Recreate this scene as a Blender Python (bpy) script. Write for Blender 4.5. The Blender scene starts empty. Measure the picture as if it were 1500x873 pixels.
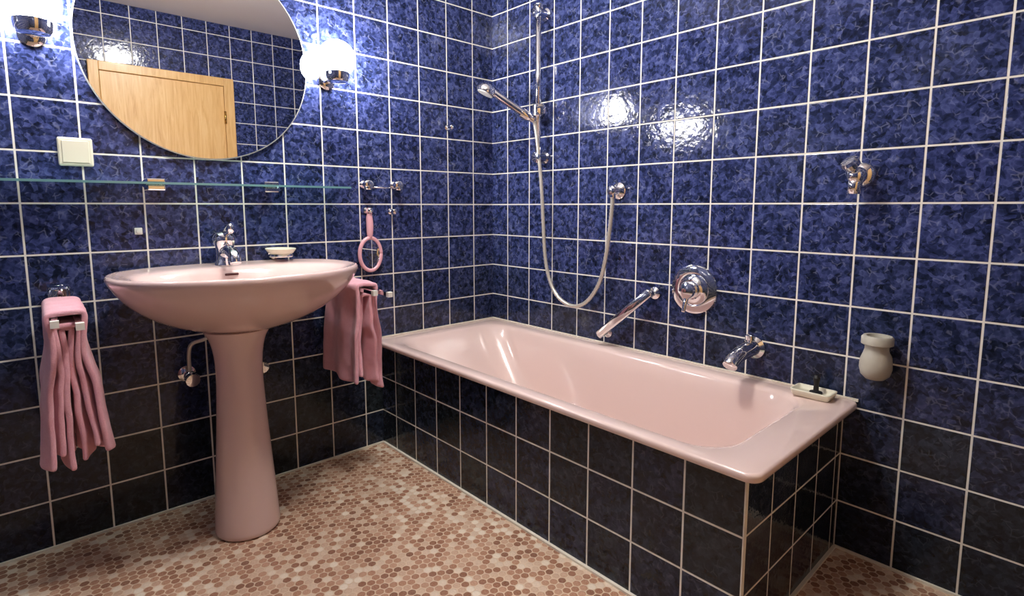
import bpy, bmesh, math, random
from mathutils import Vector, Matrix, noise
random.seed(4)
T=0.1545
COL=bpy.context.scene.collection
sc=bpy.context.scene
sc.view_settings.view_transform='Standard'
sc.view_settings.look='None'
sc.view_settings.exposure=0.9

# ------------------------------------------------------------------ materials
def srgb(r,g,b):
    f=lambda c:(c/255/12.92) if c/255<=0.04045 else ((c/255+0.055)/1.055)**2.4
    return (f(r),f(g),f(b),1)
class NT:
    def __init__(s,name):
        s.m=bpy.data.materials.new(name); s.m.use_nodes=True
        s.t=s.m.node_tree; s.t.nodes.clear()
        s.out=s.t.nodes.new('ShaderNodeOutputMaterial')
    def n(s,typ,**k):
        x=s.t.nodes.new(typ)
        for a,b in k.items(): setattr(x,a,b)
        return x
    def inp(s,sock,v):
        if isinstance(v,bpy.types.NodeSocket): s.t.links.new(v,sock)
        elif v is not None: sock.default_value=v
    def math(s,op,a,b=None,c=None,clamp=False):
        x=s.n('ShaderNodeMath',operation=op,use_clamp=clamp)
        s.inp(x.inputs[0],a)
        if b is not None: s.inp(x.inputs[1],b)
        if c is not None: s.inp(x.inputs[2],c)
        return x.outputs[0]
    def vmath(s,op,a,b=None,scale=None):
        x=s.n('ShaderNodeVectorMath',operation=op)
        s.inp(x.inputs[0],a)
        if b is not None: s.inp(x.inputs[1],b)
        if scale is not None: s.inp(x.inputs['Scale'],scale)
        return x.outputs['Value'] if op in('LENGTH','DOT_PRODUCT') else x.outputs[0]
    def ramp(s,f,stops,interp='LINEAR'):
        x=s.n('ShaderNodeValToRGB'); x.color_ramp.interpolation=interp
        e=x.color_ramp.elements
        while len(e)<len(stops): e.new(0.5)
        for i,(p,c) in enumerate(stops): e[i].position=p; e[i].color=c
        s.inp(x.inputs[0],f); return x.outputs[0]
    def maprange(s,v,a,b,c=0.0,d=1.0,smooth=False):
        x=s.n('ShaderNodeMapRange',clamp=True)
        if smooth: x.interpolation_type='SMOOTHSTEP'
        s.inp(x.inputs[0],v)
        for i,q in enumerate((a,b,c,d)): x.inputs[1+i].default_value=q
        return x.outputs[0]
    def mix(s,f,a,b,blend='MIX'):
        x=s.n('ShaderNodeMix',data_type='RGBA',blend_type=blend)
        s.inp(x.inputs[0],f); s.inp(x.inputs[6],a); s.inp(x.inputs[7],b)
        return x.outputs[2]
    def noise(s,vec,scale,detail=2.0,rough=0.5,dist=0.0):
        x=s.n('ShaderNodeTexNoise'); s.inp(x.inputs['Vector'],vec)
        x.inputs['Scale'].default_value=scale; x.inputs['Detail'].default_value=detail
        x.inputs['Roughness'].default_value=rough; x.inputs['Distortion'].default_value=dist
        return x
    def voro(s,vec,scale,feature='F1',node=False):
        x=s.n('ShaderNodeTexVoronoi',feature=feature); s.inp(x.inputs['Vector'],vec)
        x.inputs['Scale'].default_value=scale; return x if node else x.outputs['Distance']
    def coord(s): return s.n('ShaderNodeTexCoord').outputs['Object']
    def bump(s,h,strength,dist,normal=None):
        x=s.n('ShaderNodeBump'); s.inp(x.inputs['Height'],h)
        x.inputs['Strength'].default_value=strength; x.inputs['Distance'].default_value=dist
        if normal: s.inp(x.inputs['Normal'],normal)
        return x.outputs[0]
    def bsdf(s,color,rough=0.5,metal=0.0,normal=None,coat=0.0,spec=None,sheen=0.0,trans=0.0,ior=None,subs=0.0):
        x=s.n('ShaderNodeBsdfPrincipled')
        s.inp(x.inputs['Base Color'],color); s.inp(x.inputs['Roughness'],rough)
        s.inp(x.inputs['Metallic'],metal)
        if normal: s.inp(x.inputs['Normal'],normal)
        x.inputs['Coat Weight'].default_value=coat
        x.inputs['Coat Roughness'].default_value=0.05
        if spec is not None: x.inputs['Specular IOR Level'].default_value=spec
        x.inputs['Sheen Weight'].default_value=sheen
        x.inputs['Transmission Weight'].default_value=trans
        if ior: x.inputs['IOR'].default_value=ior
        s.t.links.new(x.outputs[0],s.out.inputs[0]); return x

def tile_mat(name,axis,u0,panel_shade=0.0):
    s=NT(name); co=s.coord()
    sp=s.n('ShaderNodeSeparateXYZ'); s.inp(sp.inputs[0],co)
    u=s.math('DIVIDE',s.math('SUBTRACT',sp.outputs[axis],u0),T)
    v=s.math('DIVIDE',sp.outputs['Z'],T)
    fu=s.math('FRACT',s.math('ADD',u,100.0)); fv=s.math('FRACT',s.math('ADD',v,100.0))
    du=s.math('MINIMUM',fu,s.math('SUBTRACT',1.0,fu)); dv=s.math('MINIMUM',fv,s.math('SUBTRACT',1.0,fv))
    d=s.math('MULTIPLY',s.math('MINIMUM',du,dv),T)
    mask=s.maprange(d,0.0021,0.0030,0,1,True)
    row=s.math('FLOOR',v)
    cid=s.n('ShaderNodeCombineXYZ')
    s.inp(cid.inputs[0],s.math('FLOOR',u)); s.inp(cid.inputs[1],row)
    wn=s.n('ShaderNodeTexWhiteNoise',noise_dimensions='3D'); s.inp(wn.inputs['Vector'],cid.outputs[0])
    off=s.vmath('SCALE',wn.outputs['Color'],scale=7.0)
    p=s.vmath('ADD',co,off)
    nz=s.noise(p,34,1.0)
    p2=s.vmath('ADD',p,s.vmath('SCALE',s.vmath('SUBTRACT',nz.outputs['Color'],(0.5,0.5,0.5)),scale=0.018))
    # overlapping pebble-like blobs of two sizes, each its own tone
    vA=s.voro(p2,64,node=True)
    ca=s.n('ShaderNodeSeparateColor'); s.inp(ca.inputs[0],vA.outputs['Color'])
    vB=s.voro(s.vmath('ADD',p2,(3.1,1.7,0.4)),92,node=True)
    cb=s.n('ShaderNodeSeparateColor'); s.inp(cb.inputs[0],vB.outputs['Color'])
    big=s.noise(p,22,3.0,0.6).outputs['Fac']
    val=s.math('ADD',s.math('MULTIPLY',ca.outputs[0],0.38),s.math('MULTIPLY',cb.outputs[0],0.26))
    val=s.math('ADD',val,s.math('MULTIPLY',s.math('SUBTRACT',big,0.5),0.65))
    val=s.math('ADD',val,s.math('MULTIPLY',vB.outputs['Distance'],0.20))
    base=s.ramp(val,[(0.08,srgb(18,23,42)),(0.32,srgb(36,44,82)),(0.50,srgb(56,66,116)),(0.68,srgb(78,88,142)),(0.95,srgb(116,125,170))])
    e2=s.voro(p2,44,'DISTANCE_TO_EDGE')
    lm=s.noise(p,42,1.0,0.5).outputs['Fac']
    line=s.math('MULTIPLY',s.maprange(e2,0.0,0.10,1,0,True),s.maprange(lm,0.52,0.64,0,1,True))
    base=s.mix(s.math('MULTIPLY',line,0.36),base,srgb(150,156,190))
    # tile-to-tile kiln variation
    gain=s.math('ADD',0.84,s.math('MULTIPLY',wn.outputs['Value'],0.30))
    gc=s.n('ShaderNodeCombineColor')
    for i in range(3): s.inp(gc.inputs[i],gain)
    base=s.mix(1.0,base,gc.outputs[0],'MULTIPLY')
    wc=s.n('ShaderNodeSeparateColor'); s.inp(wc.inputs[0],wn.outputs['Color'])
    # shade painted into the glaze colour: bottom courses darker and greyer
    low_shade=s.maprange(s.math('ADD',row,s.math('MULTIPLY',wc.outputs[1],1.2)),1.5,6.5,0.80,0.0)
    grey=s.math('ADD',s.math('MULTIPLY',wc.outputs[0],0.28),low_shade if not panel_shade else panel_shade,clamp=True)
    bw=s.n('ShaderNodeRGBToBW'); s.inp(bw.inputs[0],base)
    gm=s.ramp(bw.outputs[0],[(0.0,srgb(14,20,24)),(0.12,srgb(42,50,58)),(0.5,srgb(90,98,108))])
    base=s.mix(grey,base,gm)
    col=s.mix(mask,srgb(232,229,219),base)
    rough=s.mix(mask,(0.75,)*3+(1,),(0.11,)*3+(1,))
    wav=s.noise(p,44,2.0,0.5).outputs['Fac']
    wav2=s.noise(p,12,1.0,0.5).outputs['Fac']
    h=s.math('ADD',s.math('MULTIPLY',s.maprange(d,0.0018,0.005,0,1,True),1.0),
        s.math('MULTIPLY',s.math('ADD',wav,s.math('MULTIPLY',wav2,1.0)),0.85))
    nrm=s.bump(h,0.65,0.0016)
    s.bsdf(col,rough,0.0,nrm,spec=0.36)
    return s.m

def floor_mat():
    s=NT('hexagon_mosaic'); co=s.coord(); S=0.0250; R3=math.sqrt(3)
    p=s.vmath('SCALE',co,scale=1/S)
    p=s.vmath('ADD',p,(400.0,400*R3,0.0))
    sp=s.n('ShaderNodeSeparateXYZ'); s.inp(sp.inputs[0],p)
    X,Y=sp.outputs[0],sp.outputs[1]
    def cell(ox,oy):
        ax=s.math('SUBTRACT',s.math('FLOORED_MODULO',s.math('SUBTRACT',X,ox),1.0),0.5)
        ay=s.math('SUBTRACT',s.math('FLOORED_MODULO',s.math('SUBTRACT',Y,oy),R3),R3/2)
        l=s.math('ADD',s.math('MULTIPLY',ax,ax),s.math('MULTIPLY',ay,ay))
        return ax,ay,l
    a=cell(0,0); b=cell(0.5,R3/2)
    sel=s.math('LESS_THAN',a[2],b[2])
    def pick(i):
        return s.math('ADD',s.math('MULTIPLY',a[i],sel),s.math('MULTIPLY',b[i],s.math('SUBTRACT',1.0,sel)))
    gx,gy=pick(0),pick(1)
    ix=s.math('ROUND',s.math('MULTIPLY',s.math('SUBTRACT',X,gx),2.0))
    iy=s.math('ROUND',s.math('DIVIDE',s.math('SUBTRACT',Y,gy),R3/2))
    ax=s.math('ABSOLUTE',gx); ay=s.math('ABSOLUTE',gy)
    hd=s.math('MAXIMUM',ax,s.math('ADD',s.math('MULTIPLY',ax,0.5),s.math('MULTIPLY',ay,R3/2)))
    ln=s.math('SQRT',s.math('ADD',s.math('MULTIPLY',gx,gx),s.math('MULTIPLY',gy,gy)))
    hd=s.math('ADD',s.math('MULTIPLY',hd,0.35),s.math('MULTIPLY',ln,0.65))
    mask=s.maprange(hd,0.425,0.47,1,0,True)
    cid=s.n('ShaderNodeCombineXYZ'); s.inp(cid.inputs[0],ix); s.inp(cid.inputs[1],iy)
    wn=s.n('ShaderNodeTexWhiteNoise',noise_dimensions='3D'); s.inp(wn.inputs['Vector'],cid.outputs[0])
    cl=s.noise(co,3.0,2.0).outputs['Fac']
    wv=s.math('ADD',wn.outputs['Value'],s.math('MULTIPLY',s.math('SUBTRACT',cl,0.5),0.5),clamp=True)
    col=s.ramp(wv,[(0.0,srgb(122,76,56)),(0.2,srgb(152,102,78)),(0.42,srgb(176,128,102)),
        (0.64,srgb(196,154,128)),(0.82,srgb(218,190,166)),(1.0,srgb(244,232,214))])
    fine=s.noise(co,220,2.0).outputs['Fac']
    col=s.mix(0.20,col,s.ramp(fine,[(0.3,srgb(140,94,72)),(0.7,srgb(232,206,182))]))
    col=s.mix(mask,srgb(214,188,160),col)
    h=s.maprange(hd,0.36,0.47,1,0,True)
    s.bsdf(col,s.mix(mask,(0.7,)*3+(1,),(0.26,)*3+(1,)),0,s.bump(h,0.6,0.0014))
    return s.m

def simple(name,c,rough=0.4,metal=0.0,coat=0.0,bs=0,bstr=0.1,bdist=0.001,var=0.0,sheen=0.0,spec=None):
    s=NT(name); co=s.coord(); nrm=None; col=c
    nz=s.noise(co,bs if bs else 6,3.0).outputs['Fac']
    if var>0:
        dk=tuple(x*(1-var) for x in c[:3])+(1,); lt=tuple(min(1,x*(1+var)) for x in c[:3])+(1,)
        col=s.ramp(nz,[(0.3,dk),(0.7,lt)])
    if bs: nrm=s.bump(nz,bstr,bdist)
    s.bsdf(col,rough,metal,nrm,coat=coat,sheen=sheen,spec=spec); return s.m

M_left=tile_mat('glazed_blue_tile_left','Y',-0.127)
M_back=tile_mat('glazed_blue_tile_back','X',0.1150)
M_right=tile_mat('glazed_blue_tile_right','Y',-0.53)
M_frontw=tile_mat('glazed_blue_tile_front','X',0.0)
M_pf=tile_mat('bath_panel_tile','X',1.66,0.74)  # same tile as the walls, with shade painted into the panel colour
M_pe=tile_mat('bath_panel_tile_end','Y',-0.66,0.78)  # end panel likewise carries painted shade
M_floor=floor_mat()
M_ceil=simple('ceiling_paint',srgb(244,238,234),0.9,bs=90,bstr=0.1)
M_pink=simple('pink_porcelain',srgb(224,196,190),0.12,coat=0.6)
M_tub=simple('pink_enamel',srgb(228,203,195),0.16,coat=0.5)
M_chrome=simple('chrome',(0.88,0.88,0.89,1),0.07,1.0)
M_brass=simple('brass',srgb(200,160,90),0.2,1.0)
M_mirror=simple('mirror_silver',(0.95,0.96,0.96,1),0.005,1.0)
M_edge=simple('mirror_edge',srgb(215,218,215),0.2,0.6)
M_ivory=simple('ivory_plastic',srgb(232,228,206),0.35)
M_white=simple('white_plastic',srgb(236,234,226),0.4)
M_grey=simple('aged_grey_plastic',srgb(186,182,168),0.45,var=0.1)
M_black=simple('black_rubber',srgb(20,20,24),0.5)
M_dark=simple('dark_gap',srgb(70,22,24),0.6)
M_caulk=simple('white_caulk',srgb(228,222,206),0.6)
M_ppl=simple('pink_plastic',srgb(238,180,188),0.25,coat=0.3)
M_hose=simple('hose_metal',srgb(224,219,206),0.3,0.6)

def towel_mat():
    s=NT('pink_terry_cloth'); co=s.coord()
    n1=s.noise(co,420,3.0,0.7).outputs['Fac']; n2=s.noise(co,30,3.0).outputs['Fac']
    col=s.ramp(s.math('ADD',s.math('MULTIPLY',n1,0.6),s.math('MULTIPLY',n2,0.4)),[(0.3,srgb(226,150,164)),(0.7,srgb(252,196,208))])
    s.bsdf(col,0.95,0,s.bump(n1,0.9,0.003),sheen=0.4); return s.m
M_towel=towel_mat()
def wood_mat():
    s=NT('honey_wood_veneer'); co=s.coord()
    mp=s.n('ShaderNodeMapping'); s.inp(mp.inputs[0],co); mp.inputs['Scale'].default_value=(14,14,1.2)
    n=s.noise(mp.outputs[0],3.0,6.0,0.6,1.2).outputs['Fac']
    col=s.ramp(n,[(0.25,srgb(202,152,88)),(0.5,srgb(222,176,112)),(0.8,srgb(234,198,140))])
    s.bsdf(col,0.35,0,s.bump(n,0.1,0.001),coat=0.2); return s.m
M_wood=wood_mat()
def glass_mat():
    s=NT('shelf_glass')
    tr=s.n('ShaderNodeBsdfTransparent'); tr.inputs[0].default_value=(0.80,0.92,0.90,1)
    gl=s.n('ShaderNodeBsdfGlossy'); gl.inputs['Roughness'].default_value=0.03
    gl.inputs['Color'].default_value=(0.8,0.95,0.93,1)
    fr=s.n('ShaderNodeFresnel'); fr.inputs[0].default_value=1.5
    mx=s.n('ShaderNodeMixShader'); s.inp(mx.inputs[0],fr.outputs[0])
    s.t.links.new(tr.outputs[0],mx.inputs[1]); s.t.links.new(gl.outputs[0],mx.inputs[2])
    s.t.links.new(mx.outputs[0],s.out.inputs[0]); return s.m
M_glass=glass_mat()
M_gedge=simple('glass_edge_green',srgb(105,150,150),0.1,coat=0.5)
def lamp_mat(name,strength,col,tex=True):
    s=NT(name); em=s.n('ShaderNodeEmission'); em.inputs[0].default_value=col
    if tex:
        co=s.coord(); v=s.voro(co,55)
        s.inp(em.inputs[1],s.maprange(v,0.1,0.7,strength*1.25,strength*0.45))
    else: em.inputs[1].default_value=strength
    s.t.links.new(em.outputs[0],s.out.inputs[0]); return s.m
M_globe=lamp_mat('crackled_glass_globe_lit',95.0,(1.0,0.98,0.97,1))
M_filllamp=lamp_mat('fill_lamp_glow',66.0,(1.0,0.97,0.93,1),False)  # emission of the added fill lamp

# ------------------------------------------------------------------ mesh helpers
def empty(name,loc=(0,0,0)):
    e=bpy.data.objects.new(name,None); e.empty_display_size=0.05; e.location=loc
    COL.objects.link(e); return e
def mk(name,verts,faces,mat,parent=None,smooth=True,sub=0,bevel=0,solid=0):
    me=bpy.data.meshes.new(name); me.from_pydata([tuple(v) for v in verts],[],faces)
    bm=bmesh.new(); bm.from_mesh(me); bmesh.ops.recalc_face_normals(bm,faces=bm.faces); bm.to_mesh(me); bm.free()
    o=bpy.data.objects.new(name,me); COL.objects.link(o)
    me.materials.append(mat)
    if smooth:
        for p in me.polygons: p.use_smooth=True
    if solid:
        m=o.modifiers.new('s','SOLIDIFY'); m.thickness=solid; m.offset=0
    if bevel:
        m=o.modifiers.new('b','BEVEL'); m.width=bevel; m.segments=3; m.limit_method='ANGLE'; m.angle_limit=0.6
    if sub:
        m=o.modifiers.new('sub','SUBSURF'); m.levels=sub; m.render_levels=sub
    if parent:
        o.parent=parent; o.matrix_parent_inverse=Matrix.Translation(-Vector(parent.location))
    return o
def box(name,lo,hi,mat,parent=None,bevel=0,mx=None):
    x0,y0,z0=lo;x1,y1,z1=hi
    v=[Vector(a) for a in((x0,y0,z0),(x1,y0,z0),(x1,y1,z0),(x0,y1,z0),(x0,y0,z1),(x1,y0,z1),(x1,y1,z1),(x0,y1,z1))]
    if mx: v=[mx@a for a in v]
    f=[(0,3,2,1),(4,5,6,7),(0,1,5,4),(1,2,6,5),(2,3,7,6),(3,0,4,7)]
    return mk(name,v,f,mat,parent,smooth=False,bevel=bevel)
def frame(axis):
    w=Vector(axis).normalized(); a=Vector((0,0,1)) if abs(w.z)<0.9 else Vector((1,0,0))
    u=a.cross(w).normalized(); v=w.cross(u); return u,v,w
def lathe(name,origin,axis,prof,mat,parent=None,n=40,sub=0,sx=1,sy=1):
    """prof: list of (r,h) along axis"""
    o=Vector(origin); u,v,w=frame(axis); V=[];F=[]
    for r,h in prof:
        for i in range(n):
            t=2*math.pi*i/n
            V.append(o+u*(r*sx*math.cos(t))+v*(r*sy*math.sin(t))+w*h)
    for k in range(len(prof)-1):
        for i in range(n):
            j=(i+1)%n; F.append((k*n+i,k*n+j,(k+1)*n+j,(k+1)*n+i))
    F.append(tuple(range(n-1,-1,-1))); F.append(tuple((len(prof)-1)*n+i for i in range(n)))
    ob=mk(name,V,F,mat,parent,sub=sub)
    m=ob.modifiers.new('e','EDGE_SPLIT'); m.split_angle=0.7
    return ob
def catmull(pts,k=10):
    P=[Vector(p) for p in pts]; P=[2*P[0]-P[1]]+P+[2*P[-1]-P[-2]]; out=[]
    for i in range(1,len(P)-2):
        a,b,c,d=P[i-1:i+3]
        for q in range(k):
            t=q/k; out.append(0.5*((2*b)+(c-a)*t+(2*a-5*b+4*c-d)*t*t+(3*b-a-3*c+d)*t**3))
    out.append(P[-2]); return out
def tube(name,pts,rad,mat,parent=None,n=16,smoothk=0,ribs=False,sx=1.0):
    P=catmull(pts,smoothk) if smoothk else [Vector(p) for p in pts]
    if not callable(rad):
        r0=rad; rad=lambda t:r0
    V=[];F=[]; prev=None
    for i,p in enumerate(P):
        w=(P[min(i+1,len(P)-1)]-P[max(i-1,0)]).normalized()
        if prev is None: u,v,_=frame(w)
        else:
            u=(prev-w*prev.dot(w)).normalized(); v=w.cross(u)
        prev=u; r=rad(i/(len(P)-1))
        if ribs and i%2: r*=0.86
        for j in range(n):
            t=2*math.pi*j/n; V.append(p+u*r*math.cos(t)*sx+v*r*math.sin(t))
    for k in range(len(P)-1):
        for i in range(n):
            j=(i+1)%n; F.append((k*n+i,k*n+j,(k+1)*n+j,(k+1)*n+i))
    F.append(tuple(range(n-1,-1,-1))); F.append(tuple((len(P)-1)*n+i for i in range(n)))
    return mk(name,V,F,mat,parent)
def ball(name,c,r,mat,parent=None,sc3=(1,1,1),seg=40):
    me=bpy.data.meshes.new(name); bm=bmesh.new()
    bmesh.ops.create_uvsphere(bm,u_segments=seg,v_segments=seg//2,radius=r)
    for v in bm.verts: v.co=Vector((v.co.x*sc3[0],v.co.y*sc3[1],v.co.z*sc3[2]))+Vector(c)
    for f in bm.faces: f.smooth=True
    bm.to_mesh(me); bm.free(); me.materials.append(mat)
    o=bpy.data.objects.new(name,me); COL.objects.link(o)
    if parent: o.parent=parent; o.matrix_parent_inverse=Matrix.Translation(-Vector(parent.location))
    return o
def loft(name,rings,mat,parent=None,sub=0,cap0=True,cap1=True):
    n=len(rings[0]); V=[p for r in rings for p in r]; F=[]
    for k in range(len(rings)-1):
        for i in range(n):
            j=(i+1)%n; F.append((k*n+i,k*n+j,(k+1)*n+j,(k+1)*n+i))
    if cap0: F.append(tuple(range(n-1,-1,-1)))
    if cap1: F.append(tuple((len(rings)-1)*n+i for i in range(n)))
    return mk(name,V,F,mat,parent,sub=sub)

# ------------------------------------------------------------------ room shell
XR=2.42; YF=-2.60; H=2.40
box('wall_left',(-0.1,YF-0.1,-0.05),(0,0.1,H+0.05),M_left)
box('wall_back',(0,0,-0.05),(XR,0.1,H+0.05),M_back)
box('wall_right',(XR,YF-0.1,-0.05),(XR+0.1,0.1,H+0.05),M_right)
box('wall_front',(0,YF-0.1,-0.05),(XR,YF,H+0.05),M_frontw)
box('floor',(-0.1,YF-0.1,-0.1),(XR+0.1,0.1,0),M_floor)
box('ceiling',(-0.1,YF-0.1,H),(XR+0.1,0.1,H+0.1),M_ceil)
# caulk trims
box('trim_1',(0,YF,0),(0.008,-0.662,0.007),M_caulk)
box('trim_2',(1.662,-0.008,0),(XR,0,0.007),M_caulk)
box('trim_3',(0.006,-0.670,0),(1.670,-0.660,0.007),M_caulk)
box('trim_4',(1.660,-0.660,0),(1.669,-0.006,0.007),M_caulk)
# door (wall behind the camera, seen in the mirror)
D=empty('door_1',(XR,-0.96,0))
box('leaf',(XR-0.025,-1.34,0.01),(XR,-0.60,1.95),M_wood,D,0.003)
box('jamb_a',(XR-0.035,-0.598,0),(XR,-0.53,2.01),M_wood,D,0.004)
box('jamb_b',(XR-0.035,-1.40,0),(XR,-1.342,2.01),M_wood,D,0.004)
box('head',(XR-0.035,-1.342,1.952),(XR,-0.598,2.01),M_wood,D,0.004)
for z in (0.3,1.68): tube('hinge',[(XR-0.036,-0.599,z),(XR-0.036,-0.599,z+0.09)],0.008,M_brass,D)
box('handle_plate',(XR-0.03,-1.31,0.92),(XR-0.025,-1.27,1.12),M_brass,D)
tube('lever',[(XR-0.03,-1.29,1.05),(XR-0.07,-1.29,1.05),(XR-0.075,-1.28,1.05),(XR-0.075,-1.18,1.05)],0.009,M_brass,D)

# ------------------------------------------------------------------ bathtub
B=empty('bathtub',(0.85,-0.33,0))
def rrect(x0,x1,y0,y1,r,z,n=10):
    r=min(r,(x1-x0)/2-1e-3,(y1-y0)/2-1e-3); pts=[]
    for cx,cy,a0 in((x1-r,y1-r,0),(x0+r,y1-r,90),(x0+r,y0+r,180),(x1-r,y0+r,270)):
        for i in range(n+1):
            a=math.radians(a0+90*i/n); pts.append(Vector((cx+r*math.cos(a),cy+r*math.sin(a),z)))
    out=[]
    m=len(pts)
    for i in range(m):
        a=pts[i]; b=pts[(i+1)%m]; out.append(a)
        if i%(n+1)==n:
            for k in range(1,6): out.append(a.lerp(b,k/6))
    return out
Z=0.489
R=[rrect(0.004,1.700,-0.702,-0.003,0.03,Z-0.022),
   rrect(0.002,1.704,-0.706,-0.002,0.032,Z-0.018),
   rrect(0.002,1.705,-0.707,-0.002,0.034,Z-0.006),
   rrect(0.003,1.702,-0.704,-0.003,0.034,Z-0.0015),
   rrect(0.006,1.697,-0.699,-0.006,0.034,Z),
   rrect(0.085,1.600,-0.655,-0.062,0.10,Z-0.003),
   rrect(0.094,1.590,-0.646,-0.071,0.11,Z-0.007),
   rrect(0.105,1.580,-0.638,-0.079,0.115,Z-0.018),
   rrect(0.15,1.568,-0.622,-0.092,0.12,Z-0.07),
   rrect(0.23,1.550,-0.607,-0.107,0.12,Z-0.16),
   rrect(0.32,1.530,-0.590,-0.122,0.12,Z-0.26),
   rrect(0.38,1.510,-0.575,-0.137,0.12,Z-0.33),
   rrect(0.43,1.48,-0.55,-0.162,0.11,Z-0.37),
   rrect(0.52,1.42,-0.50,-0.21,0.09,Z-0.385),
   rrect(0.7,1.2,-0.40,-0.31,0.04,Z-0.388)]
tub=loft('tub_shell',R,M_tub,B,cap0=False)
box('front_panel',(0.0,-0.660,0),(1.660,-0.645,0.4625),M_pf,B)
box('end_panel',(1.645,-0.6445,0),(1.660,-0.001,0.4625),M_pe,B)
box('corner_trim',(1.6595,-0.6615,0),(1.6615,-0.6595,0.4625),M_caulk,B)
box('rim_seal',(0.0,-0.672,0.4627),(1.668,-0.655,0.470),M_caulk,B)
box('rim_seal_end',(1.655,-0.66,0.4627),(1.668,-0.001,0.470),M_caulk,B)
box('wall_seal',(0.0,-0.006,Z-0.004),(1.70,-0.0005,Z+0.004),M_caulk,B)
box('wall_seal_side',(0.0005,-0.70,Z-0.004),(0.006,-0.002,Z+0.004),M_caulk,B)
lathe('overflow',(1.562,-0.36,Z-0.085),(-1,0,0.16),[(0.030,-0.006),(0.032,0.0),(0.028,0.006),(0.012,0.010),(0.012,0.022),(0.008,0.024)],M_chrome,B,n=28)
lathe('drain',(1.38,-0.355,Z-0.386),(0,0,1),[(0.034,0),(0.034,0.003),(0.026,0.004),(0.024,0.001)],M_chrome,B,n=28)

# ------------------------------------------------------------------ wash basin
YC=-1.305
W=empty('pedestal_washbasin',(0.28,YC,0))
def oval(cx,ax,ay,z,nb=2.0,n=64,dz=0.0):
    pts=[]
    for i in range(n):
        t=2*math.pi*i/n; c,s=math.cos(t),math.sin(t)
        e=2.0 if c>0 else nb
        x=math.copysign(abs(c)**(2/e),c); y=math.copysign(abs(s)**(2/e),s)
        pts.append(Vector((cx+ax*x,YC+ay*y,z+dz*(-x))))
    return pts
R=[oval(0.27,0.080,0.088,0.672),oval(0.27,0.10,0.12,0.680),oval(0.275,0.15,0.19,0.700),oval(0.28,0.195,0.255,0.733),
   oval(0.288,0.232,0.305,0.770),oval(0.295,0.259,0.338,0.808,2.3),oval(0.30,0.273,0.356,0.838,2.6),oval(0.30,0.281,0.364,0.854,2.7),
   oval(0.30,0.283,0.366,0.864,2.7),oval(0.30,0.280,0.363,0.872,2.7),oval(0.30,0.272,0.354,0.875,2.7),
   oval(0.31,0.252,0.336,0.871,2.6),oval(0.337,0.214,0.318,0.868,2.5),oval(0.340,0.205,0.308,0.862,2.3),
   oval(0.342,0.196,0.296,0.845,2.2),oval(0.344,0.180,0.270,0.805,2.1),oval(0.344,0.150,0.220,0.768),oval(0.342,0.09,0.13,0.745),oval(0.34,0.025,0.025,0.738)]
loft('bowl',R,M_pink,W,sub=1)
pr=[(0.098,0.0),(0.101,0.006),(0.100,0.03),(0.095,0.10),(0.087,0.22),(0.079,0.34),(0.072,0.46),(0.069,0.54),(0.072,0.60),(0.081,0.645),(0.094,0.672),(0.112,0.690)]
lathe('pedestal',(0.285,-1.335,0),(0,0,1),pr,M_pink,W,n=48,sub=1)
box('overflow_slot',(0.1515,YC-0.022,0.838),(0.158,YC+0.022,0.846),M_dark,W,0.003)
lathe('drain',(0.34,YC,0.737),(0,0,1),[(0.024,0),(0.024,0.003),(0.018,0.003),(0.016,0.001)],M_chrome,W,n=24)
# faucet
fx=0.085
Fa=empty('basin_faucet',(fx,YC,0.87))
lathe('base',(fx,YC,0.869),(0,0,1),[(0.034,0),(0.034,0.006),(0.029,0.014),(0.027,0.03),(0.027,0.055),(0.031,0.070),(0.035,0.084),(0.035,0.098),(0.027,0.112),(0.010,0.119)],M_chrome,Fa,n=32)
tube('spout',[(fx+0.01,YC,0.912),(fx+0.04,YC,0.922),(fx+0.08,YC,0.918),(fx+0.110,YC,0.904),(fx+0.120,YC,0.882)],lambda t:0.022-0.005*t,M_chrome,Fa,smoothk=6,n=20)
tube('lever',[(fx-0.010,YC,0.978),(fx+0.03,YC,0.992),(fx+0.075,YC,0.998),(fx+0.088,YC,0.998)],lambda t:0.022-0.005*t,M_chrome,Fa,smoothk=6,n=16,sx=0.6)
# valves (plumbed to the basin)
V=empty('angle_valve_pipework',(0.05,YC,0.48))
for yy in (-1.43,-1.20):
    lathe('valve_rosette',(0.001,yy,0.485),(1,0,0),[(0.028,0.0),(0.028,0.004),(0.02,0.010),(0.012,0.012),(0.012,0.05)],M_chrome,V,n=24)
    ball('valve_body',(0.052,yy,0.485),0.020,M_chrome,V,seg=20)
    lathe('valve_knob',(0.065,yy,0.482),(1,0,-0.1),[(0.010,0.0),(0.022,0.004),(0.025,0.016),(0.022,0.028),(0.008,0.03)],M_chrome,V,n=12)
    s=1 if yy<YC else -1
    tube('supply_pipe',[(0.052,yy,0.495),(0.052,yy,0.56),(0.06,yy+0.01*s,0.60),(0.09,yy+0.05*s,0.62),(0.11,YC-0.03*s,0.66),(0.11,YC-0.03*s,0.70)],0.0065,M_hose,V,smoothk=8,n=12)
tube('trap_pipe',[(0.001,YC,0.52),(0.10,YC,0.52),(0.13,YC,0.53),(0.15,YC,0.57),(0.155,YC,0.66)],0.016,M_chrome,V,smoothk=6)
lathe('trap_rosette',(0.001,YC,0.52),(1,0,0),[(0.036,0.0),(0.036,0.004),(0.02,0.010)],M_chrome,V,n=24)

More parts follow.
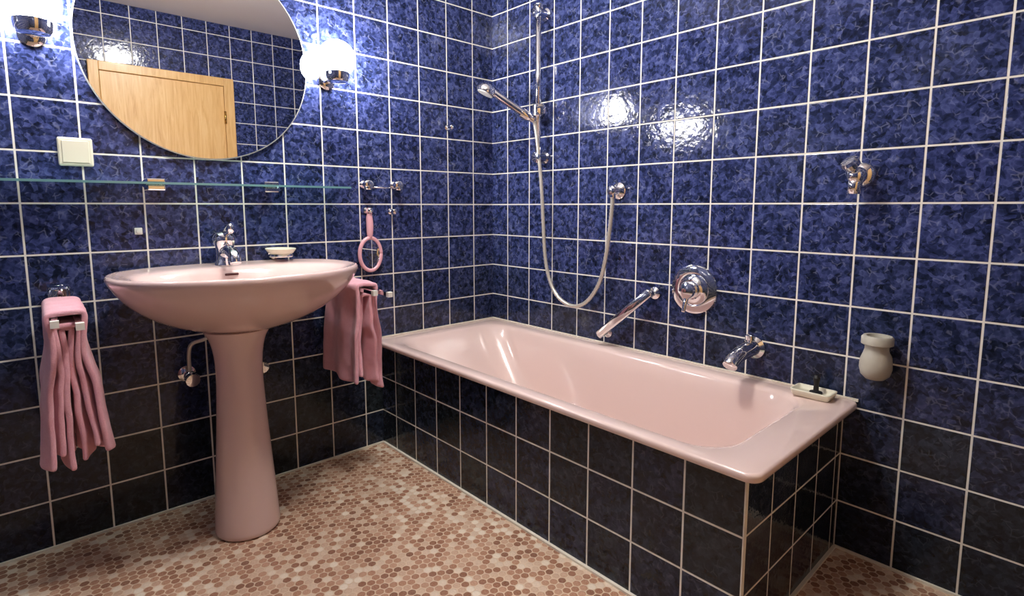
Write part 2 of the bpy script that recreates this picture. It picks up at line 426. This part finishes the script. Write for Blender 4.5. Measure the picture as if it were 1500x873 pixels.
# ------------------------------------------------------------------ mirror
MY,MZ,MR=-1.317,1.592,0.357
Mi=empty('round_wall_mirror',(0.02,MY,MZ))
lathe('backing',(0.0,MY,MZ),(1,0,0),[(MR-0.03,0.0005),(MR-0.03,0.014)],M_edge,Mi,n=96)
lathe('glass_rim',(0.014,MY,MZ),(1,0,0),[(MR-0.001,0.0),(MR,0.001),(MR,0.005),(MR-0.003,0.0058)],M_edge,Mi,n=128)
def disc(name,c,axis,r,mat,parent,n=128,sx=1,sy=1):
    u,v,w=frame(axis); c=Vector(c)
    Vv=[c+u*r*sx*math.cos(2*math.pi*i/n)+v*r*sy*math.sin(2*math.pi*i/n) for i in range(n)]
    return mk(name,Vv,[tuple(range(n))],mat,parent,smooth=False)
disc('mirror_face',(0.0202,MY,MZ),(1,0,0),MR-0.004,M_mirror,Mi)

# ------------------------------------------------------------------ globe wall lamps
for i,yy in enumerate((-0.875,-1.764)):
    L=empty('globe_wall_lamp' if i==0 else 'globe_wall_lamp.001',(0.1,yy,1.62))
    ball('globe',(0.105,yy,1.636),0.069,M_globe,L)
    lathe('cup',(0.105,yy,1.548),(0,0,1),[(0.022,0.0),(0.038,0.002),(0.043,0.010),(0.045,0.026),(0.046,0.038),(0.043,0.040)],M_chrome,L,n=36)
    tube('arm',[(0.001,yy,1.565),(0.05,yy,1.565),(0.085,yy,1.566)],0.013,M_chrome,L)
    lathe('wall_plate',(0.001,yy,1.568),(1,0,0),[(0.034,0.0),(0.034,0.008),(0.028,0.014),(0.014,0.018)],M_chrome,L,n=36)
CX,CY=1.05,-1.05
C=empty('added_fill_lamp',(CX,CY,H))  # unseen ceiling lamp, added as fill light
lathe('fill_lamp_base',(CX,CY,H),(0,0,-1),[(0.15,0.0),(0.15,0.025),(0.14,0.03)],M_white,C,n=40)
lathe('fill_lamp_dome',(CX,CY,H-0.0301),(0,0,-1),[(0.14,0.0),(0.135,0.03),(0.11,0.06),(0.07,0.08),(0.02,0.088)],M_filllamp,C,n=40)

# ------------------------------------------------------------------ glass shelf
G=empty('glass_wall_shelf',(0.06,-1.35,1.145))
sy0,sy1=-1.88,-0.845
box('glass_plate',(0.006,sy0,1.142),(0.1275,sy1,1.149),M_glass,G)
box('glass_front_edge',(0.1278,sy0,1.142),(0.1290,sy1,1.149),M_gedge,G)
box('glass_side_edge',(0.006,sy1+0.0003,1.142),(0.1275,sy1+0.0015,1.149),M_gedge,G)
for yy in (-1.492,-1.128):
    lathe('bracket_rosette',(0.001,yy,1.146),(1,0,0),[(0.030,0),(0.030,0.006),(0.026,0.012),(0.024,0.03)],M_chrome,G,n=28,sy=0.75)
    box('bracket_clamp_low',(0.01,yy-0.026,1.124),(0.070,yy+0.026,1.1415),M_chrome,G,0.004)
    box('bracket_clamp_top',(0.01,yy-0.026,1.1495),(0.070,yy+0.026,1.162),M_chrome,G,0.003)

# ------------------------------------------------------------------ socket + small bits
S=empty('light_switch',(0.005,-1.687,1.238))
box('plate',(0.0,-1.730,1.195),(0.014,-1.644,1.281),M_ivory,S,0.006)
box('rocker',(0.014,-1.720,1.205),(0.017,-1.654,1.271),M_ivory,S,0.0015)
K=empty('blank_wall_plug',(0.005,-1.54,1.0))
box('cap',(0.0,-1.552,0.980),(0.008,-1.530,1.002),M_white,K,0.002)
lathe('collar',(0.0,-1.541,0.991),(1,0,0),[(0.008,0.008),(0.007,0.012),(0.003,0.013)],M_white,K,n=16)

# soap dish on wall
Sd=empty('wall_soap_dish',(0.07,-1.11,0.90))
lathe('rosette',(0,-1.11,0.893),(1,0,0),[(0.022,0),(0.022,0.006),(0.01,0.012),(0.009,0.03)],M_chrome,Sd,n=24)
lathe('holder',(0.075,-1.11,0.885),(0,0,1),[(0.045,0.0),(0.048,0.004),(0.045,0.010),(0.040,0.008),(0.038,0.004)],M_chrome,Sd,n=36,sx=0.9,sy=1.1)
lathe('dish',(0.075,-1.11,0.892),(0,0,1),[(0.030,0.0),(0.055,0.008),(0.066,0.020),(0.068,0.024),(0.064,0.023),(0.052,0.013),(0.025,0.006)],M_ivory,Sd,n=40,sx=0.75,sy=1.08)

# towel rails + towels
def towel_set(yc,zb,tag,ybot_f,ybot_b,seed,x0,x1,spread,skew,fa,layers):
    sfx='' if tag==0 else '.001'
    A=empty('towel_rail'+sfx,(0.0,yc,zb))
    lathe('rosette',(0.001,yc,zb+0.02),(1,0,0),[(0.030,0),(0.030,0.006),(0.024,0.014),(0.014,0.018),(0.014,0.04)],M_chrome,A,n=28)
    lathe('pivot',(0.032,yc,zb-0.02),(0,0,1),[(0.018,0),(0.020,0.004),(0.020,0.055),(0.028,0.060),(0.026,0.066),(0.006,0.068)],M_chrome,A,n=24)
    for s in(-1,1):
        ye=yc+s*0.024+skew; ys=yc+s*0.016
        a=Vector((0.03,ys,zb)); b=Vector((0.40 if s<0 else 0.42,ye,zb-0.010-0.004*s))
        u=(b-a).normalized(); side=Vector((0,0,1)).cross(u).normalized(); up=u.cross(side)
        h=0.0065
        rings=[[a+side*p+up*q for p,q in((-h,-h),(h,-h),(h,h),(-h,h))],[b+side*p+up*q for p,q in((-h,-h),(h,-h),(h,h),(-h,h))]]
        o=loft('bar',rings,M_chrome,A)
        for p in o.data.polygons: p.use_smooth=False
        e=b; rings=[[e+u*d+side*p+up*q for p,q in((-0.009,-0.009),(0.009,-0.009),(0.009,0.009),(-0.009,0.009))] for d in(0,0.016)]
        o=loft('end_cap',rings,M_white,A)
        for p in o.data.polygons: p.use_smooth=False
    nx,ns=30,70; V=[];F=[]
    # folded towel: outer layer over both bars, inner folds hanging below them
    for layer,(hw0,dzl,xi,sm,drop) in enumerate(layers):
        base=len(V); sprd=spread*sm
        for i in range(nx+1):
            fx=i/nx; x=x0+(x1-xi-x0)*fx
            for j in range(ns+1):
                s=j/ns*2-1
                side=-1 if s<0 else 1
                L=(zb-ybot_b) if side<0 else (zb-ybot_f)
                L*=drop*(1+0.06*noise.noise(Vector((fx*2.5,side*3+seed,layer*4))))
                a=abs(s); top=0.14
                if a<top:
                    q=a/top
                    y=hw0*math.sin(q*math.pi/2); dz=0.018-0.016*(1-math.cos(q*math.pi/2))-0.004*math.cos(q*math.pi)
                    k=0
                else:
                    k=(a-top)/(1-top)
                    y=hw0*(1-0.22*math.sin(min(1,k*2.2)*math.pi))+sprd*k**1.2; dz=0.002-k*L
                ph=seed+side*1.3+layer*0.5
                fold=k**0.6*fa*(0.012*math.sin(fx*13+ph)+0.014*noise.noise(Vector((fx*4+ph,k*2,side*0.8))))
                cr=0.004*noise.noise(Vector((fx*9,s*8,seed+layer)))
                xx=x+k*0.02*(fx-0.4)+0.03*k*noise.noise(Vector((k*2,side*2+seed,1+layer)))
                V.append(Vector((xx,yc+skew*(x/0.4)+side*y+fold+cr,zb-0.010*(x/0.4)+dz+dzl*(1-k)+cr*(1-k)+0.006)))
        for i in range(nx):
            for j in range(ns):
                a=base+i*(ns+1)+j; F.append((a,a+1,a+ns+2,a+ns+1))
    mk('hanging_towel'+sfx,V,F,M_towel,None,sub=1,solid=0.014)
towel_set(-1.757,0.785,0,0.395,0.385,1.7,0.10,0.355,0.022,-0.010,1.0,
  ((0.039,0.0,0.0,1.0,1.0),(0.027,-0.036,0.004,0.62,0.93),(0.012,-0.042,0.010,0.35,1.02)))
towel_set(-0.895,0.770,1,0.385,0.41,5.2,0.06,0.315,0.010,0.012,0.9,
  ((0.039,0.0,0.0,1.0,1.0),(0.020,-0.040,0.008,0.7,0.95)))

# pink hand mirror with hooks
Hm=empty('hand_mirror',(0.02,-0.715,0.88))
mc=Vector((0.026,-0.715,0.868))
pts=[mc+Vector((0,0.050*math.cos(t),0.070*math.sin(t))) for t in [2*math.pi*i/48 for i in range(49)]]
tube('frame',pts,0.0085,M_ppl,Hm,n=14,sx=1)
disc('mirror_disc',mc+Vector((0.003,0,0)),(1,0,0),1.0,M_mirror,Hm,n=48,sx=0.048,sy=0.068)
disc('back_disc',mc+Vector((-0.004,0,0)),(1,0,0),1.0,M_ppl,Hm,n=48,sx=0.048,sy=0.068)
tube('handle',[mc+Vector((0,0,0.070)),mc+Vector((0,0,0.09)),mc+Vector((0,0.001,0.12)),mc+Vector((0,0,0.155)),mc+Vector((0,0,0.172))],lambda t:0.010+0.005*math.sin(t*3.1),M_ppl,Hm,smoothk=5,n=14)
tube('hang_loop',[mc+Vector((0,0.011*math.cos(t),0.182+0.013*math.sin(t))) for t in [2*math.pi*i/20 for i in range(21)]],0.004,M_ppl,Hm,n=10)
def hook(name,y,z,r=0.012,x=0.0):
    E=empty(name,(0,y,z))
    lathe('rosette',(0,y,z),(1,0,0),[(r*1.2,0),(r*1.2,0.004),(r*0.5,0.008),(r*0.45,0.03),(r,0.034),(r,0.044),(r*0.5,0.048)],M_chrome,E,n=24)
    tube('peg',[(0.006,y,z-r*0.6),(0.03,y,z-r*1.2),(0.045,y,z-r*0.8),(0.048,y,z)],0.003,M_chrome,E,smoothk=5,n=8)
hook('wall_hook',-0.717,1.055,0.011); hook('wall_hook.001',-0.600,1.050,0.011); hook('wall_hook.002',-0.285,1.442,0.010)
Tr=empty('chrome_rail_holder',(0.03,-0.65,1.165))
for y in(-0.725,-0.580):
    lathe('knob',(0,y,1.165),(1,0,0),[(0.02,0),(0.02,0.006),(0.012,0.012),(0.012,0.03),(0.021,0.034),(0.021,0.052),(0.015,0.056)],M_chrome,Tr,n=28,sy=0.8)
    lathe('collar',(0.043,y,1.142),(0,0,1),[(0.016,0),(0.018,0.004),(0.018,0.012)],M_chrome,Tr,n=24)
tube('cross_rod',[(0.043,-0.725,1.152),(0.043,-0.580,1.152)],0.003,M_chrome,Tr,n=10)

# ------------------------------------------------------------------ shower
Sh=empty('shower_rail_set',(0.375,-0.05,1.6))
rx,ry=0.375,-0.050
tube('rail',[(rx,ry,1.27),(rx,ry,1.945)],0.0125,M_chrome,Sh,n=20)
for z in(1.295,1.925):
    lathe('rail_mount',(rx,0,z),(0,-1,0),[(0.028,0),(0.028,0.006),(0.020,0.012),(0.020,0.05),(0.023,0.055),(0.023,0.068),(0.014,0.072)],M_chrome,Sh,n=28)
lathe('rail_cap',(rx,ry,1.94),(0,0,1),[(0.017,0),(0.020,0.004),(0.020,0.018),(0.010,0.024)],M_chrome,Sh,n=20)
lathe('slider',(rx,ry,1.475),(0,0,1),[(0.020,0),(0.024,0.004),(0.024,0.05),(0.020,0.054)],M_chrome,Sh,n=24)
lathe('slider_knob',(rx,ry,1.502),(0.9,-0.4,0),[(0.014,0.0),(0.014,0.025),(0.023,0.028),(0.023,0.045),(0.014,0.048)],M_chrome,Sh,n=20)
a=Vector((0.365,-0.075,1.46)); b=Vector((0.247,-0.215,1.583)); d=(b-a)
lathe('holder_cone',a+d*0.12,d,[(0.015,-0.015),(0.022,0.0),(0.024,0.03),(0.020,0.032)],M_chrome,Sh,n=24)
tube('handset_handle',[a-d*0.05,a+d*0.1,a+d*0.5,a+d*0.85,b+Vector((0,0,0.004))],lambda t:0.012+0.005*math.sin(t*2.6),M_chrome,Sh,smoothk=6,n=20)
hn=Vector((-0.25,-0.35,-0.9))
lathe('handset_head',b+Vector((-0.012,-0.014,0.012)),hn,[(0.008,-0.022),(0.028,-0.014),(0.041,0.0),(0.045,0.012),(0.044,0.022),(0.038,0.024)],M_chrome,Sh,n=32)
lathe('spray_plate',b+Vector((-0.012,-0.014,0.012)),hn,[(0.037,0.0241),(0.036,0.027),(0.010,0.028)],M_white,Sh,n=32)
hose=[a-d*0.05,(0.372,-0.062,1.425),(0.385,-0.058,1.33),(0.400,-0.05,1.16),(0.408,-0.045,1.0),(0.418,-0.042,0.85),(0.445,-0.04,0.74),(0.50,-0.04,0.665),(0.585,-0.04,0.634),(0.665,-0.04,0.662),(0.733,-0.04,0.75),(0.765,-0.04,0.86),(0.785,-0.042,0.98),(0.797,-0.045,1.08),(0.797,-0.045,1.115)]
tube('hose',hose,0.0090,M_hose,Sh,smoothk=14,n=12,ribs=True)
Wo=empty('shower_wall_outlet',(0.797,-0.03,1.135))
lathe('rosette',(0.797,0,1.135),(0,-1,0),[(0.034,0),(0.034,0.006),(0.026,0.014),(0.018,0.018),(0.018,0.05),(0.020,0.056),(0.010,0.062)],M_chrome,Wo,n=32)
lathe('elbow',(0.797,-0.045,1.105),(0,0,1),[(0.011,0),(0.014,0.003),(0.014,0.026)],M_chrome,Wo,n=20)

# grab bar
Gb=empty('bath_grab_bar',(0.87,-0.05,0.63))
g0=Vector((0.748,-0.055,0.535)); g1=Vector((0.990,-0.055,0.742)); gd=(g1-g0).normalized()
up=Vector((0,-1,0)); sd=gd.cross(up)
def gring(p,w,h,n=16):
    return [p+sd*(w*math.copysign(abs(math.cos(t))**0.6,math.cos(t)))+up*(h*math.copysign(abs(math.sin(t))**0.6,math.sin(t))) for t in [2*math.pi*i/n for i in range(n)]]
loft('grip',[gring(g0-gd*0.006,0.006,0.005),gring(g0,0.017,0.009),gring(g0.lerp(g1,0.5),0.0185,0.010),gring(g1,0.017,0.009),gring(g1+gd*0.006,0.006,0.005)],M_chrome,Gb)
for p in(g0+gd*0.008,g1-gd*0.012):
    lathe('post',(p.x,0,p.z),(0,-1,0),[(0.024,0),(0.024,0.005),(0.016,0.010),(0.011,0.014),(0.011,0.050)],M_chrome,Gb,n=24)

# concealed mixer
Mx=empty('bath_mixer_valve',(1.148,-0.03,0.768))
c=(1.148,0,0.768)
lathe('escutcheon',c,(0,-1,0),[(0.090,0),(0.092,0.003),(0.090,0.008),(0.078,0.013),(0.062,0.014),(0.058,0.010),(0.045,0.012),(0.036,0.020)],M_chrome,Mx,n=56)
lathe('knob',c,(0,-1,0),[(0.030,0.018),(0.032,0.024),(0.032,0.055),(0.028,0.064),(0.014,0.069),(0.004,0.070)],M_chrome,Mx,n=40)
tube('lever',[(1.148,-0.05,0.748),(1.146,-0.062,0.72),(1.145,-0.070,0.690)],lambda t:0.010-0.003*t,M_chrome,Mx,n=14,smoothk=5)

# bath spout
Sp=empty('bath_spout',(1.37,-0.08,0.575))
lathe('rosette',(1.378,0,0.592),(0,-1,0),[(0.038,0),(0.038,0.006),(0.030,0.014),(0.024,0.02)],M_chrome,Sp,n=32)
tube('spout',[(1.378,-0.01,0.592),(1.378,-0.05,0.592),(1.375,-0.10,0.586),(1.372,-0.145,0.570),(1.372,-0.163,0.556)],lambda t:0.027-0.004*t,M_chrome,Sp,n=24,smoothk=6)
lathe('diverter',(1.378,-0.035,0.612),(0,0,1),[(0.010,0),(0.010,0.010),(0.016,0.013),(0.016,0.026),(0.010,0.030)],M_chrome,Sp,n=20)

# stop valve on right
Sv=empty('wall_stop_valve',(1.655,-0.04,1.16))
lathe('rosette',(1.668,0,1.165),(0,-1,0),[(0.036,0),(0.036,0.006),(0.028,0.016),(0.016,0.02),(0.014,0.06)],M_chrome,Sv,n=32)
ball('body',(1.668,-0.055,1.160),0.026,M_chrome,Sv,seg=24)
tube('outlet',[(1.668,-0.055,1.155),(1.665,-0.058,1.13),(1.664,-0.058,1.108)],lambda t:0.019-0.002*t,M_chrome,Sv,n=18)
lathe('handle',(1.665,-0.062,1.175),(-0.3,-0.55,0.6),[(0.010,0),(0.012,0.012),(0.024,0.016),(0.026,0.030),(0.020,0.038),(0.006,0.040)],M_chrome,Sv,n=12)

# waste trap connector
Wt=empty('washing_machine_waste_trap',(1.748,-0.045,0.65))
cx=1.748
lathe('body',(cx,-0.048,0.575),(0,0,1),[(0.008,0),(0.024,0.004),(0.036,0.016),(0.041,0.036),(0.040,0.058),(0.034,0.076),(0.030,0.090),(0.030,0.108)],M_grey,Wt,n=36)
lathe('collar',(cx,-0.048,0.678),(0,0,1),[(0.034,0),(0.040,0.003),(0.040,0.022),(0.036,0.027),(0.028,0.027),(0.026,0.012)],M_grey,Wt,n=24)
lathe('wall_pipe',(cx,0,0.628),(0,-1,0),[(0.030,0),(0.030,0.006),(0.022,0.008),(0.022,0.03)],M_grey,Wt,n=28)

# soap dish on rim
Sp2=empty('rim_soap_dish',(1.60,-0.05,Z))
def rr(x0,x1,y0,y1,r,z): return rrect(x0,x1,y0,y1,r,z,4)
x0,x1,y0,y1=1.535,1.650,-0.098,-0.022
loft('dish',[rr(x0+.006,x1-.006,y0+.006,y1-.006,.008,Z+0.0005),rr(x0,x1,y0,y1,.010,Z+0.018),rr(x0,x1,y0,y1,.010,Z+0.021),rr(x0+.005,x1-.005,y0+.005,y1-.005,.008,Z+0.021),rr(x0+.008,x1-.008,y0+.008,y1-.008,.008,Z+0.008)],M_ivory,Sp2)
lathe('plug',(1.598,-0.055,Z+0.0085),(0,0,1),[(0.018,0),(0.018,0.006),(0.008,0.010),(0.007,0.03),(0.010,0.050),(0.005,0.058)],M_black,Sp2,n=24)

# ------------------------------------------------------------------ camera
cam=bpy.data.cameras.new('camera'); co=bpy.data.objects.new('camera',cam); COL.objects.link(co)
f=807.0; d=93.0; p=math.atan(d/f); yaw=math.radians(42.5)
fh=Vector((-math.cos(yaw),math.sin(yaw),0)); Fv=fh*math.cos(p)+Vector((0,0,-math.sin(p)))
Rv=Vector((math.sin(yaw),math.cos(yaw),0)); Uv=Rv.cross(Fv)
m=Matrix((Rv,Uv,-Fv)).transposed().to_4x4(); m.translation=Vector((2.179,-1.862,1.073))
co.matrix_world=m
cam.sensor_width=36; cam.lens=f/1500*36; cam.shift_y=-41.5/1500; cam.clip_start=0.02
sc.camera=co
w=bpy.data.worlds.new('w'); sc.world=w; w.use_nodes=True
w.node_tree.nodes['Background'].inputs[0].default_value=(0.02,0.02,0.02,1)
